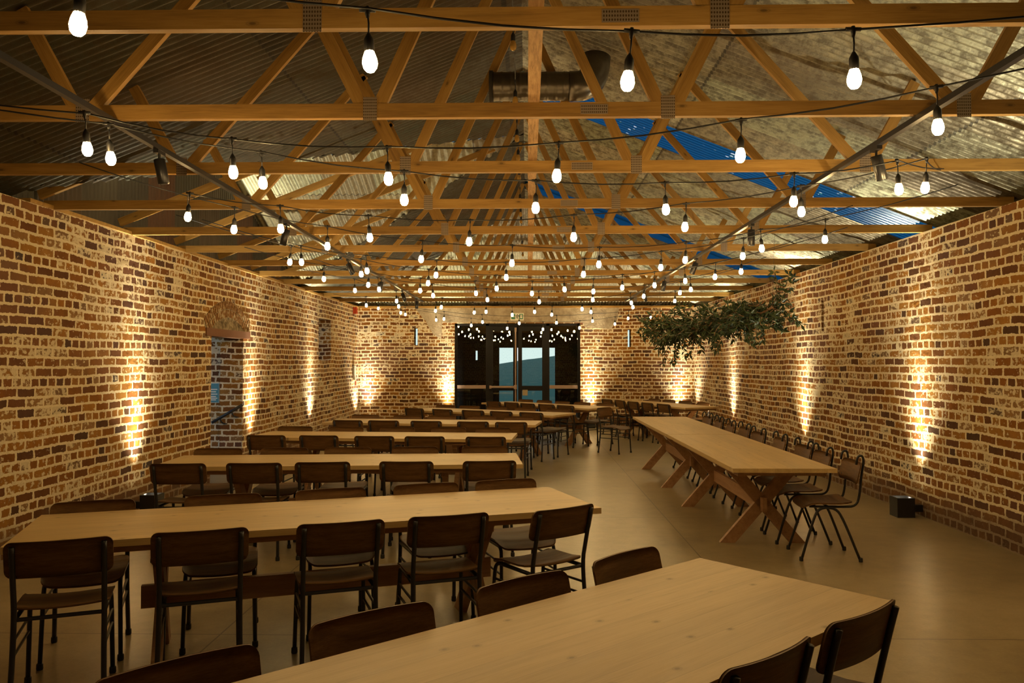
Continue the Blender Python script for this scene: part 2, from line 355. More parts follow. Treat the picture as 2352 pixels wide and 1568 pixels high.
# the little porch outside the side doorway, its far wall seen through the opening
tag(MB().box((-6.2, 11.72, -1.0), (XL-TH, 12.0, 3.0)).build('wall_porch', BRICK), kind='structure')
tag(MB().box((-6.2, 10.0, -.3), (XL-TH-.05, 11.72, -.01)).build('floor_porch', CONC), kind='structure')

# ------------------------------------------------------------------ roof sheets (real corrugations)
def corr(name, mat, s0, s1, line, nrm, amp=.0125, lam=.076, seg=1):
    n = max(2, int((s1-s0)/lam*8)); vs = []; rows = []
    for i in range(n+1):
        s = s0 + (s1-s0)*i/n; r = line(s)
        if r is None: rows.append(None); continue
        a, e = Vector(r[0]), Vector(r[1]); d = Vector(nrm) * amp * math.sin(2*PI*s/lam); base = len(vs)
        vs += [a.lerp(e, k/seg) + d for k in range(seg+1)]; rows.append(base)
    fs = []
    for i in range(n):
        if rows[i] is None or rows[i+1] is None: continue
        for k in range(seg): fs.append((rows[i]+k, rows[i]+k+1, rows[i+1]+k+1, rows[i+1]+k))
    o = MB().add(vs, fs).build(name, mat, smooth=True); return tag(o, kind='structure')
XC = -.05
zr = lambda x: ZR - SL*abs(x-XC); YG, G0, G1, YH = 10.7, 6.6, 14.8, 15.6
def left_line(y):
    hi = 4.62
    if G0 < y < G1: hi = abs(y - YG)*4.2/4.1 + .03*math.sin(y*37) + .02*math.sin(y*91)
    lo = max(0, y - YH)
    return None if hi - lo < .02 else ((XC-lo, y, ZR-SL*lo), (XC-hi, y, ZR-SL*hi))
def right_line(y):
    lo = max(0, y - YH); return None if lo > 4.6 else ((XC+lo, y, ZR-SL*lo), (4.56, y, zr(4.56)))
nl, nr_ = Vector((-SL, 0, 1)).normalized(), Vector((SL, 0, 1)).normalized()
corr('ceiling', IRON_L, YB-.4, YF+.4, left_line, nl)
STR = [(8.36, 9.12), (13.30, 14.06)]; ys = [YB-.4, 8.36, 9.12, 13.30, 14.06, YF+.4]
for i in range(0, 5, 2): corr('ceiling', IRON_R, ys[i], ys[i+1], right_line, nr_)
for i in (1, 3):
    corr('window_%d' % (i//2+1), BLUE, ys[i], ys[i+1], right_line, nr_)
corr('ceiling', IRON_H, -4.62, 4.56, lambda x: ((x, YH+abs(x-XC), zr(x)), (x, YF+.45, ZR-SL*(YF+.45-YH))), Vector((0, SL, 1)).normalized())
corr('ceiling', IRON_H, XL-.22, -.07, lambda x: ((x, YG, ZR), (x, YG+abs(x-XC), zr(x))), Vector((0, SL, 1)).normalized(), lam=.1, amp=.012)
corr('ceiling', IRON_H, XL-.22, -.07, lambda x: ((x, YG, ZR), (x, YG-abs(x-XC), zr(x))), Vector((0, -SL, 1)).normalized(), lam=.1)
corr('wall_gable', CLAD, G0-.1, G1+.1, lambda y: ((XL-.19, y, ZW-.05), (XL-.19, y, max(ZW, ZR - SL*abs(y-YG)))), (1,0,0))
# dark strips added above the wall tops: hide the sky, stand for shade
EAVE = plain('matt_dark', (.03,.024,.018), .9)
tag(MB().box((XR+.18, YB, ZW), (XR+.21, YF, 3.0)).build('trim_7', EAVE), kind='structure')
tag(MB().box((XL-.24, YB, ZW), (XL-.21, G0, 3.0)).build('trim_8', EAVE), kind='structure')
# metal ridge flashing
tag(MB().prism([(XC-.2, YB, ZR-.045), (XC, YB, ZR+.035), (XC+.2, YB, ZR-.045), (XC, YB, ZR+.03)], (0, YH-YB, 0)).build('trim_9', EAVE), kind='structure')

# ------------------------------------------------------------------ roof trusses
TY = [3.19, 4.37, 5.64, 6.95, 8.34, 9.67, 11.05, 12.36, 13.59, 14.92, 16.3, 17.63]
ORD = ['nearest the camera', 'second', 'third', 'fourth', 'fifth', 'sixth', 'seventh', 'eighth', 'ninth', 'tenth', 'eleventh', 'twelfth']
CB, CH, CT = 2.95, .080, .040
for i, y in enumerate(TY):
    lab = 'orange pine roof truss ' + ('nearest the camera' if i == 0 else ('closest to the glazed far wall' if i == 11 else ORD[i] + ' from the camera'))
    t = tag(empty('roof_truss', (0, y, 0)), lab, 'truss', 'pine roof trusses across the hall')
    beam('bottom_chord', (-4.28, 0, CB+CH/2), (4.2, 0, CB+CH/2), CT, CH, TRUSS, t)
    cap = ZR - SL*(y - YH) if y > YH else 99       # truncated under the hipped end
    ztop = lambda x: min(zr(x), cap) - .0
    xm = max(0, y - YH)
    for s in (-1, 1):
        xe = 4.28
        beam('top_chord', (XC+s*xm, 0, ZR-SL*xm+.062), (XC+s*xe, 0, ZR-SL*xe+.062), CT, .08, TRUSS, t)
        for xb, xt in ((.82, 0.02), (.82, 1.43), (2.425, 1.37), (2.425, 2.80)):
            z1 = min(ZR - SL*xt, cap) - .02
            if cap < 99:
                if cap < 3.3: continue
            k = (z1 - CB - CH) / (ZR - SL*xt - CB - CH); xx = xb + (xt-xb)*k
            beam('web', (XC+s*(xb + (.04 if xt > xb else -.04)), 0, CB+CH-.03), (XC+s*xx, 0, z1), CT-.006, .07, TRUSS, t)
        for xb in (.82, 2.425):
            MB().box((-.038, -.0015, -.065), (.038, .0015, .065)).build('nail_plate', PLATE, t).location = (XC+s*xb, -CT/2-.001, CB+CH*.62)
    if cap < 99: beam('collar', (XC-xm, 0, cap+.06), (XC+xm, 0, cap+.06), CT, .08, TRUSS, t)
    MB().box((-.075, -.0015, -.027), (.075, .0015, .027)).build('nail_plate', PLATE, t).location = (.38 + R.uniform(-.02, .02), -CT/2-.001, CB+CH*.5)
rn = tag(beam('ceiling_runner', (.035, YB, CB+CH+.035), (.035, 17.7, CB+CH+.035), .064, .07, RUNW, None, (1,0,0)), 'rough-sawn timber runner lying along the middle of the truss chords', 'beam')
rn.name = 'ceiling_runner'
# silver spiral duct high under the ridge
d = tag(empty('air_duct', (0, 6.85, 3.99)), 'silver spiral air duct crossing under the roof ridge', 'duct')
b = MB(); pts = []; rs = []
for k in range(61):
    x = -.30 + .66*k/60; pts.append((x, 0, 0)); rs.append(.122 + (.004 if k % 7 == 0 else 0))
DUCT = plain('dull_duct', (.16,.145,.12), .3, .9)
b.tube(pts, rs, 24); b.build('duct_pipe', DUCT, d, True)
MB().tube(smooth_path([(.36, 0, 0), (.50, 0, 0), (.58, .03, .10), (.60, .05, .27)], 2), .128, 24).build('duct_elbow', DUCT, d, True)
MB().tube([(-.33, 0, 0), (-.30, 0, 0)], .135, 24).build('duct_cap', EAVE, d, True)

# ------------------------------------------------------------------ far doors
dr = tag(empty('door_1', (0, YF+.12, 0)), kind='structure')
b = MB(); X0, X1, ZT = -1.81, 1.30, 2.57
for a, e in ((X0, X0+.06), (X1-.06, X1), (-1.04, -.96), (.46, .54)): b.box((a, -.04, 0), (e, .04, ZT))
b.box((X0, -.04, ZT-.06), (X1, .04, ZT)); b.build('door_frame', FRAME, dr)
tag(MB().box((-1.75, -.03, .97), (-1.04, .03, 1.03)).box((.54, -.03, .97), (1.24, .03, 1.03)).build('mid_rail', FRAME, dr))
for a, e in ((-1.75, -1.04), (.54, 1.24)):
    MB().box((a, -.004, 0.03), (e, .004, 2.51)).build('side_pane', GLASS, dr)
    MB().box((a, -.05, .95), (e, -.035, 1.035)).build('bronze_band', BAR, dr)
for n_, (a, e) in enumerate(((-.96, -.26), (-.24, .46))):
    lf = MB()
    lf.box((a, -.035, 0), (a+.10, .035, 2.50)).box((e-.10, -.035, 0), (e, .035, 2.50)).box((a+.1, -.035, 2.38), (e-.1, .035, 2.50)).box((a+.1, -.035, .90), (e-.1, .035, 1.02)).box((a+.1, -.035, 0), (e-.1, .035, .14))
    lf = lf.build('door_leaf', FRAME, dr)
    MB().box((a+.1, -.004, .14), (e-.1, .004, 2.38)).build('leaf_pane', GLASS, lf)
    if n_ == 0:
        MB().tube([(a+.02, -.09, .99), (e-.02, -.09, .99)], .028, 10).box((a+.01, -.11, .95), (a+.06, -.03, 1.03)).box((e-.08, -.12, .94), (e-.01, -.03, 1.04)).build('push_bar', BAR, lf)
        MB().tube([(e-.04, -.07, .04), (e-.04, -.07, 2.44)], .018, 8).box((e-.065, -.09, 2.36), (e-.015, -.03, 2.46)).build('vertical_bolt', BAR, lf)
    else:
        MB().box((a+.11, -.05, .78), (a+.24, -.006, .92)).build('notice_plate', plain('paper_notice', (.35,.28,.17), .6), lf)
# exit sign: running figure between two green fields
s = tag(empty('exit_sign', (-.26, YF-.03, 2.73)), 'green and white running man exit sign above the glazed doors', 'sign')
MB().box((-.165, -.025, -.09), (.165, .018, .09)).build('sign_case', SIGNW, s)
MB().box((-.145, -.029, -.065), (-.05, -.026, .065)).box((.055, -.029, -.065), (.145, -.026, .065)).build('green_field', GREEN, s)
b = MB()
def stick(p, w): 
    for a, e in zip(p[:-1], p[1:]):
        dx, dz = e[0]-a[0], e[1]-a[1]; L = math.hypot(dx, dz); nx, nz = -dz/L*w/2, dx/L*w/2
        b.prism([(a[0]+nx, -.027, a[1]+nz), (e[0]+nx, -.027, e[1]+nz), (e[0]-nx, -.027, e[1]-nz), (a[0]-nx, -.027, a[1]-nz)], (0, -.003, 0))
stick([(-.005,.03),(0,-.005),(.018,-.03),(.012,-.055)], .014); stick([(0,-.005),(-.014,-.03),(-.036,-.042)], .012); stick([(-.03,.006),(-.02,.024),(-.002,.026),(.016,.008),(.03,.014)], .009)
b.lathe([(.002,-.012),(.011,-.006),(.011,.006),(.002,.012)], 8, (.006,-.028,.047)); b.build('running_figure', EAVE, s)
b = MB(); b.box((-.125, -.031, -.008), (-.085, -.029, .008)).prism([(-.085,-.031,-.025),(-.085,-.031,.025),(-.062,-.031,0)], (0,.002,0)); b.box((.075,-.031,-.04),(.125,-.029,.045)); b.build('pictogram', SIGNW, s)
# slit windows are real slots in the walls; small frames on them
for nm, (a, e, z0, z1) in (('window_3', (-2.82, -2.73, 2.03, 2.45)), ('window_4', (2.47, 2.55, 1.98, 2.41))):
    tag(MB().box((a, YF+.28, z0), (e, YF+.29, z1)).build(nm, GLASS), kind='structure')
tag(MB().box((XL-.32, 15.93, 1.64), (XL-.28, 15.97, 2.50)).box((XL-.32, 16.88, 1.64), (XL-.28, 16.92, 2.50)).box((XL-.32, 15.97, 1.64), (XL-.28, 16.88, 1.68)).box((XL-.32, 15.97, 2.46), (XL-.28, 16.88, 2.50)).build('window_5', FRAME), kind='structure')
w = tag(empty('alarm_beacon', (XL+.04, 19.1, 2.85)), 'red fire alarm beacon high on the left wall by the corner', 'alarm')
MB().box((-.04, -.05, -.08), (.05, .05, .08)).build('housing', RED, w); MB().lathe([(.03,-.03),(.03,0),(.015,.015)], 10, (.01, 0, -.09)).build('lamp', SIGNW, w)
w = tag(empty('switch_panel', (XL+.02, 19.15, 1.35)), 'pale switch panel on the left wall near the far corner', 'panel')
MB().box((-.02, -.09, -.17), (.02, .09, .17)).build('cover', WHITE, w); MB().box((.02, -.05, -.30), (.045, .05, -.2)).build('call_point', RED, w)
# teal notice and handrail in the side doorway
s = tag(empty('notice_board', (-4.66, 11.70, 1.15)), 'teal notice board with white lines inside the left doorway', 'sign')
MB().box((-.10, -.01, -.14), (.10, .018, .14)).build('board', TEAL, s); MB().box((-.106, -.006, -.146), (.106, .017, .146)).build('rim', SIGNW, s)
b = MB()
for k, z in enumerate((.045, .01, -.025, -.06, -.085, -.11)): b.box((-.08, -.0125, z), (.08 - .02*(k % 2), -.0105, z+.014))
b.build('white_lines', SIGNW, s)
s = tag(empty('handrail', (0,0,0)), 'black sloping handrail fixed inside the left doorway', 'handrail')
MB().tube([(-4.62, 11.60, .72), (-4.17, 11.60, .98)], .022, 10).build('rail', BLACK, s, True)
for x in (-4.50, -4.33):
    z = .72 + (x+4.62)*.26/.45; MB().tube(smooth_path([(x, 11.60, z-.01), (x+.02, 11.60, z-.07), (x+.05, 11.66, z-.09)], 1), .011, 8).lathe([(.03,-.005),(.03,.005)], 10, (x+.05, 11.66, z-.09)).build('bracket', BLACK, s)

# ------------------------------------------------------------------ outside, seen through doors and slits
tag(MB().box((-60, -20, -.6), (60, 90, -.35)).build('ground_outside', GRASS), kind='structure')
tag(MB().box((-3.5, YF+TH, -.3), (3.5, 32, -.02)).build('floor_outside', TARM), kind='structure')
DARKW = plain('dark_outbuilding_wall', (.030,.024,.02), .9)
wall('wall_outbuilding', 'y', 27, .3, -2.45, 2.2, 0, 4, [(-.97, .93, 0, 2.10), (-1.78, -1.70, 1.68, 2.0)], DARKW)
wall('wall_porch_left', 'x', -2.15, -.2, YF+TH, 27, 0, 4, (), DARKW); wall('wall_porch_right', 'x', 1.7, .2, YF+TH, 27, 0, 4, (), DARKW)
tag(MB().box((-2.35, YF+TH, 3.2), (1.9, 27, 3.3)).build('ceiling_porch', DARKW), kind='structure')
b = MB(); n = 24; vs = []
for j in range(9):
    for i in range(n+1):
        x = -40 + 80*i/n; y = 40 + j*6; h = 2.9*math.exp(-((x-9)/17)**2) * math.sin(min(1, j/7)*PI/2) + .15*math.sin(x*.3+j); vs.append((x, y, -.4 + max(0, h)))
b.add(vs, [(j*(n+1)+i, j*(n+1)+i+1, (j+1)*(n+1)+i+1, (j+1)*(n+1)+i) for j in range(8) for i in range(n)])
tag(b.build('hill_outside', GRASS, smooth=True), kind='structure')

# ------------------------------------------------------------------ festoon lights
def bulb_mesh(lit):
    b = MB().lathe([(.004,-.050),(.013,-.0475),(.021,-.037),(.0245,-.021),(.022,-.004),(.0165,.012),(.0135,.022)], 12)
    return b.me('bulb', BULB if lit else BULB_OFF, True)
def holder_mesh():
    b = MB().lathe([(.0145,.012),(.0165,.020),(.0165,.050),(.0155,.058),(.009,.070),(.0045,.078)], 10)
    b.tube([(0,0,.072),(.002,0,.11),(0,0,.150)], .0032, 6)
    b.lathe([(.005,.128),(.008,.140),(.009,.156),(.006,.166)], 8); b.tube([(-.026,0,.155),(.026,0,.155)], .0078, 8)
    return b.me('lamp_holder', CABLE, True)
BM, BM0, HM = bulb_mesh(True), bulb_mesh(False), holder_mesh()
STRINGS = {
'A': [(-1.29,2.24,2.57),(-0.5,2.49,2.55),(0.34,2.68,2.55),(1.12,2.73,2.57)],
'B': [(-2.11,3.75,2.62),(-1.52,4.06,2.58),(-0.73,4.14,2.56),(0.15,4.05,2.55),(1.0,3.74,2.57),(1.73,3.37,2.59)],
'C': [(-2.07,3.89,2.61),(-1.45,4.31,2.58),(-0.73,4.68,2.56),(0.05,4.89,2.55),(0.87,5.01,2.56),(1.64,4.92,2.59),(2.19,4.72,2.62)],
'D': [(-2.43,5.63,2.64),(-1.85,5.91,2.6),(-1.23,6.16,2.57),(-0.46,6.25,2.55),(0.35,6.04,2.55),(1.13,5.72,2.57),(1.82,5.31,2.6),(2.35,4.73,2.63)],
'E': [(-2.28,6.12,2.63),(-1.71,6.75,2.59),(-0.99,7.38,2.56),(-0.15,7.61,2.55),(0.7,7.82,2.56),(1.51,7.64,2.58),(2.1,7.17,2.62),(2.52,6.78,2.64)],
'F': [(-2.33,8.14,2.63),(-1.76,8.67,2.6),(-1.02,8.84,2.57),(-0.24,8.9,2.55),(0.61,8.69,2.56),(1.38,8.26,2.58),(2.05,7.61,2.61)],
'G': [(-2.47,8.21,2.64),(-1.89,8.99,2.6),(-1.22,9.73,2.57),(-0.4,10.23,2.55),(0.48,10.38,2.55),(1.23,10.36,2.57),(1.96,9.93,2.61),(2.45,9.17,2.64)],
'H': [(-2.57,9.98,2.65),(-2.1,10.44,2.62),(-1.47,10.85,2.58),(-0.72,11.06,2.56),(0.06,10.99,2.55),(0.89,10.8,2.56),(1.63,10.25,2.59),(2.24,9.55,2.62)],
'I': [(-2.06,10.98,2.61),(-1.39,11.66,2.58),(-0.62,12.2,2.56),(0.18,12.5,2.55),(1.01,12.36,2.57),(1.76,12.09,2.6),(2.31,11.31,2.63)],
'J': [(-2.53,11.6,2.65),(-2.18,13.19,2.62),(-1.55,14.27,2.59),(-0.79,15.1,2.56),(0.13,14.98,2.55),(0.98,14.35,2.56),(1.74,13.41,2.6),(2.26,11.84,2.63)],
'K': [(-3.09,15.18,2.69),(-2.4,14.75,2.64),(-1.79,15.43,2.6),(-1.04,15.48,2.57),(-0.31,15.96,2.55),(0.48,15.86,2.55),(1.22,15.35,2.57),(1.93,14.63,2.61),(2.5,13.57,2.64)],
'L': [(-3.38,17.95,2.82),(-2.87,17.95,2.72),(-1.89,17.95,2.58),(-1.02,17.95,2.51),(-0.19,17.95,2.48),(0.65,17.95,2.49),(1.46,17.95,2.53),(2.26,17.95,2.59)],
'M': [(-2.89,18.75,2.73),(-2.16,18.75,2.6),(-1.33,18.75,2.47),(-0.48,18.75,2.4),(0.36,18.75,2.38),(1.22,18.75,2.41),(2.05,18.75,2.5),(2.89,18.75,2.65)],
}
ANCH = {'A': ((-2.3,1.75,2.86),(2.6,2.85,2.93)), 'B': ((-3.1,3.75,2.93),(3.0,2.75,2.93)), 'C': ((-3.1,3.78,2.93),(2.9,5.58,2.95)), 'D': ((-3.0,6.93,2.95),(2.9,5.62,2.95)) }
ANCH['L'] = ((-3.75,17.63,2.95),(3.1,17.63,2.95)); ANCH['M'] = ((-3.6,19.69,2.9),(3.6,19.69,2.9))
def anchors(k, p):
    if k in ANCH: return ANCH[k]
    out = []
    for a, q in ((p[0], p[1]), (p[-1], p[-2])):
        dx = (a[0]-q[0]); s = .75; out.append((a[0] + math.copysign(.75, dx), a[1] + (a[1]-q[1])*s/abs(dx)*1.0 if abs(a[1]-q[1]) < 1.0 else a[1]-.3, 2.95))
    return out
nmk = list('ABCDEFGHIJKLM')
for k in nmk:
    p = STRINGS[k]; i = nmk.index(k)
    lab = 'black cord of glowing teardrop bulbs, ' + ('nearest the camera' if i == 0 else ('closest to the glazed doors' if i == 12 else ORD[i] + ' string from the camera'))
    t = tag(empty('festoon_string', (0, p[len(p)//2][1], 2.75)), lab, 'string lights', 'lit festoon strings zigzagging under the trusses')
    T0 = Vector(t.location); a0, a1 = anchors(k, p)
    tops = [Vector(a0)] + [Vector(q) + Vector((0,0,.172)) for q in p] + [Vector(a1)]
    path = []
    for q0, q1 in zip(tops[:-1], tops[1:]):
        for j in range(4): 
            u = j/4; path.append(q0.lerp(q1, u) - Vector((0,0,.018))*math.sin(PI*u) - T0)
    path.append(tops[-1] - T0)
    MB().tube(path, .0042, 6).build('cord', CABLE, t, True)
    for q, nx in zip(p, p[1:] + [a1]):
        h = bpy.data.objects.new('lamp_holder', HM); COL.objects.link(h); h.parent = t; h.location = Vector(q) + Vector((0,0,.017)) - T0
        h.rotation_euler = (R.uniform(-.09,.09), R.uniform(-.09,.09), math.atan2(nx[1]-q[1], nx[0]-q[0]))
        g = bpy.data.objects.new('bulb', BM); COL.objects.link(g); g.parent = h
t = tag(empty('festoon_string', (-.10, 4.5, 3.7)), 'unlit festoon string running lengthwise beneath the ridge', 'string lights')
path = []; 
for j in range(13):
    y = j*.98; z = .22 + .05*math.sin(j*1.7); path += [(0, y, z), (0.004, y+.45, z-.03)]
    h = bpy.data.objects.new('lamp_holder', HM); COL.objects.link(h); h.parent = t; h.location = (0, y, z-.155); h.rotation_euler = (0,0,PI/2)
    g = bpy.data.objects.new('bulb', BM0); COL.objects.link(g); g.parent = h
MB().tube(path, .0042, 6).build('cord', CABLE, t, True)

# ------------------------------------------------------------------ track rails with spot heads
def track(x, side, y0, y1, heads):
    t = tag(empty('track_rail', (x, y0, 2.93)), 'black lighting track along the %s of the hall under the trusses' % side, 'lighting track')
    MB().box((-.017, 0, -.016), (.017, y1-y0, .016)).build('track', BLACK, t)
    for n_, (y, ty, tx) in enumerate(heads):
        h = tag(empty('spot_head', (x, y, 2.914)), 'black cylinder spotlight on the %s lighting track, %s' % (side, 'nearest the camera' if n_ == 0 else ORD[n_] + ' from the camera'), 'spotlight', 'unlit spotlights on the %s track' % side)
        MB().box((-.016, -.05, -.022), (.016, .05, 0)).tube([(0,0,-.02),(0,0,-.055)], .008, 8).build('mount', BLACK, h)
        c = MB().lathe([(.031,-.15),(.034,-.146),(.034,.0),(.030,.004)], 20).build('barrel', BLACK, h, True)
        c.location = (0, 0, -.055); c.rotation_euler = (ty, tx, 0)
        MB().lathe([(.024,-.1515),(.024,-.149)], 16).build('lens', EAVE, c)
track(-2.29, 'left', 2.0, 17.4, [(4.88,.12,-.15),(7.5,.05,.25),(10.1,.1,-.4),(12.4,.1,.15),(14.5,0,-.35),(16.4,0,0)])
track(2.13, 'right', 2.0, 17.4, [(4.88,.15,-.3),(7.6,.0,.03),(10.1,.1,.35),(12.4,.1,.2),(14.6,0,-.2)])

# ------------------------------------------------------------------ tables
def make_table():
    t = empty('trestle_table')
    MB().box((-1.54, -.42, .706), (1.54, .42, .74)).build('tabletop', PINE, t)
    MB().box((-1.46, -.36, .666), (1.46, -.30, .706)).box((-1.46, .30, .666), (1.46, .36, .706)).box((-1.46, -.30, .672), (-1.40, .30, .706)).box((1.40, -.30, .672), (1.46, .30, .706)).build('under_frame', LEGW, t)
    for sx in (-.88, .88):
        for s in (-1, 1):
            b = MB(); yt, yb, hw = -.27*s, .31*s, .068
            b.prism([(sx-.024, yt-hw, .668), (sx-.024, yt+hw, .668), (sx-.024, yb+hw, 0), (sx-.024, yb-hw, 0)], (.048, 0, 0)); b.build('leg', LEGW, t)
        MB().box((sx-.03, -.30, .62), (sx+.03, .30, .668)).build('cross_rail', LEGW, t)
    MB().box((-.98, -.020, .285), (.98, .020, .405)).build('stretcher', LEGW, t)
    return t
TABLES = [('T1', (-.105, 2.205), 42, 'front'), ('T2', (-1.154, 4.609), 20.3, 'second'), ('T3', (-1.61, 7.05), 4.8, 'third'), ('T4', (-1.69, 9.43), -3.8, 'fourth'),
          ('T5', (-1.37, 11.6), -7.5, 'fifth'), ('T6', (-.72, 14.05), -30, 'sixth'), ('T7', (.38, 16.25), -46, 'seventh'), ('T8', (2.74, 16.75), -66, 'far corner'),
          ('R1', (2.085, 8.06), 90, 'near right-hand'), ('R2', (2.085, 11.16), 90, 'far right-hand')]
TL = {'T1': 'long pale pine table crossing the bottom of the view, nearest the camera', 'T2': 'long pine table, second from the camera, with knots and five chairs each side',
      'T3': 'long pine table, third from the camera in the left-hand run', 'T4': 'long pine table, fourth from the camera in the left-hand run', 'T5': 'long pine table, fifth from the camera in the left-hand run',
      'T6': 'long pine table, sixth from the camera, angled towards the glazed doors', 'T7': 'long pine table angled in front of the glazed doors', 'T8': 'long pine table in the far right corner of the hall',
      'R1': 'long pine table by the right wall, the nearer of two end to end', 'R2': 'long pine table by the right wall, the farther of two end to end'}
tbl0 = make_table(); TP = {}
for i, (k, c, a, nm) in enumerate(TABLES):
    t = tbl0 if i == 0 else copy_tree(tbl0)
    t.location = (c[0], c[1], 0); t.rotation_euler = (0, 0, math.radians(a)); tag(t, TL[k], 'table', 'pine trestle tables with crossed legs'); TP[k] = (c, math.radians(a))

# ------------------------------------------------------------------ chairs
def panel(Wd, Hd, r, t, fn, nx=18, nz=5):
    """rounded rectangle sheet of thickness t, bent by fn(u, v, w) -> point"""
    xs = [-Wd/2 + r*(1-math.cos(PI/2*k/5)) for k in range(5)]; xs += [-Wd/2 + r + (Wd-2*r)*k/(nx-10) for k in range(nx-9)]; xs += [-x for x in xs[:5][::-1]]
    vs = []; m = len(xs)
    for w_ in (0, 1):
        for x in xs:
            d = max(0, abs(x) - (Wd/2 - r)); h = Hd/2 - r + math.sqrt(max(1e-8, r*r - d*d))
            for j in range(nz+1): vs.append(fn(x, -h + 2*h*j/nz, (w_-.5)*t))
    n = nz+1; fs = []
    for i in range(m-1):
        for j in range(nz):
            a = i*n+j; fs.append((a, a+1, a+n+1, a+n)); a += m*n; fs.append((a, a+n, a+n+1, a+1))
        for j in (0, nz): a = i*n+j; c = a+m*n; fs.append((a, a+n, c+n, c))
    for i in (0, m-1):
        for j in range(nz): a = i*n+j; c = a+m*n; fs.append((a, a+1, c+1, c))
    return MB().add(vs, fs)
def seat_fn(x, y, w_):
    z = .447 + .014*(x/.2)**2 - (.03*((y-.10)/.09)**2 if y > .10 else 0) - (.018*((-y-.06)/.13)**2*-1 if y < -.06 else 0)
    return (x, y + .015, z + w_)
def back_fn(x, v, w_):
    return (x, -.244 + .030*(x/.225)**2 - v*.25 + w_, .705 + v)
def base_parts(t):
    s = panel(.40, .39, .055, .011, seat_fn); s.build('seat', PLY, t, True)
    k = panel(.445, .172, .035, .010, back_fn, 20).build('backrest', PLY, t, True)
    for x in (-.185, .185): MB().tube([back_fn(x, -.045, .0045), back_fn(x, -.045, .008)], .006, 8).build('screw', STEEL, k)
def make_chair():
    t = empty('school_chair'); base_parts(t)
    for s in (-1, 1):
        up = smooth_path([(s*.186, -.254, .770), (s*.186, -.236, .70), (s*.185, -.205, .57), (s*.184, -.178, .45), (s*.186, -.200, .22), (s*.192, -.228, .012)], 2)
        lg = MB().tube(up, .0125, 10).build('leg', BLACK, t, True)
        MB().lathe([(.015,0),(.017,.006),(.016,.03),(.0125,.034)], 10, (s*.192, -.229, 0)).build('rubber_foot', RUBBER, lg)
        fr = smooth_path([(s*.183, -.178, .428), (s*.180, .08, .430), (s*.180, .165, .428), (s*.182, .185, .37), (s*.190, .205, .012)], 2)
        lg = MB().tube(fr, .0115, 10).build('leg', BLACK, t, True)
        MB().lathe([(.015,0),(.017,.006),(.016,.03),(.0125,.034)], 10, (s*.190, .206, 0)).build('rubber_foot', RUBBER, lg)
        for z in (.335, .265): MB().tube([(s*.184, -.192, z), (s*.186, .190, z)], .0075, 8).build('rung', BLACK, t)
    for y in (-.175, .13): MB().tube([(-.18, y, .425), (.18, y, .425)], .010, 8).build('cross_tube', BLACK, t)
    return t
def make_hoop_chair():
    t = empty('hoop_back_chair'); base_parts(t)
    for s in (-1, 1):
        hp = smooth_path([(s*.165, .16, .432), (s*.17, -.10, .432), (s*.175, -.205, .44), (s*.180, -.232, .53), (s*.185, -.246, .70), (s*.187, -.264, .79), (s*.187, -.256, .852), (s*.187, -.214, .842), (s*.187, -.205, .775)], 2)
        MB().tube(hp, .0095, 8).build('hoop', BLACK, t, True)
        u = smooth_path([(s*.20, .235, .01), (s*.182, .135, .33), (s*.172, .085, .425), (s*.172, -.045, .425), (s*.182, -.10, .34), (s*.20, -.225, .01)], 2)
        lg = MB().tube(u, .011, 8).build('leg_frame', BLACK, t, True)
        for y in (.237, -.228): MB().lathe([(.014,0),(.016,.006),(.015,.03),(.0115,.034)], 10, (s*.20, y, 0)).build('rubber_foot', RUBBER, lg)
    MB().tube([(-.17, .0, .425), (.17, 0, .425)], .009, 8).build('cross_tube', BLACK, t)
    return t
ch0 = make_chair(); hc0 = make_hoop_chair(); used = {}
def put(proto, x, y, rz, label, group):
    o = proto if proto.name not in used else copy_tree(proto); used[proto.name] = 1
    o.location = (x, y, 0); o.rotation_euler = (0, 0, rz); return tag(o, label, 'chair', group)
NEAR = {'T1': [1.20,.63], 'T2': [-1.28,-.67,0,.57,1.165], 'T3': [-1.25,-.65,-.12,.58,1.24], 'T4': [-1.2,-.6,.03,.59,1.27], 'T5': [-1.09,-.59,.03,.69,1.22], 'T6': [-1.15,-.54,.07,.65,1.22], 'T7': [-1.0,-.43,.05,.54,1.06], 'T8': [-1.18,-.62,-.08,.45,1.0]}
FAR = {'T1': [-.65,-.05,.59,1.20], 'T2': [-1.28,-.58,.08,.70,1.26], 'T3': [-1.26,-.65,-.06,.58,1.25], 'T4': [-1.28,-.63,.03,.66,1.23], 'T5': [-1.22,-.55,0,.6,1.18], 'T6': [-1.28,-.72,-.13,.47,1.15], 'T7': [-1.15,-.59,-.06,.49,1.1], 'T8': [-1.0,-.40,.2,.8]}
def rank(i, n):
    w = ['leftmost', 'second from left', 'middle one', 'second from right', 'rightmost']
    if n == 5: return w[i]
    if n == 4: return ['leftmost', 'second from left', 'second from right', 'rightmost'][i]
    return ['left one', 'right one'][i]
jit = random.Random(3)
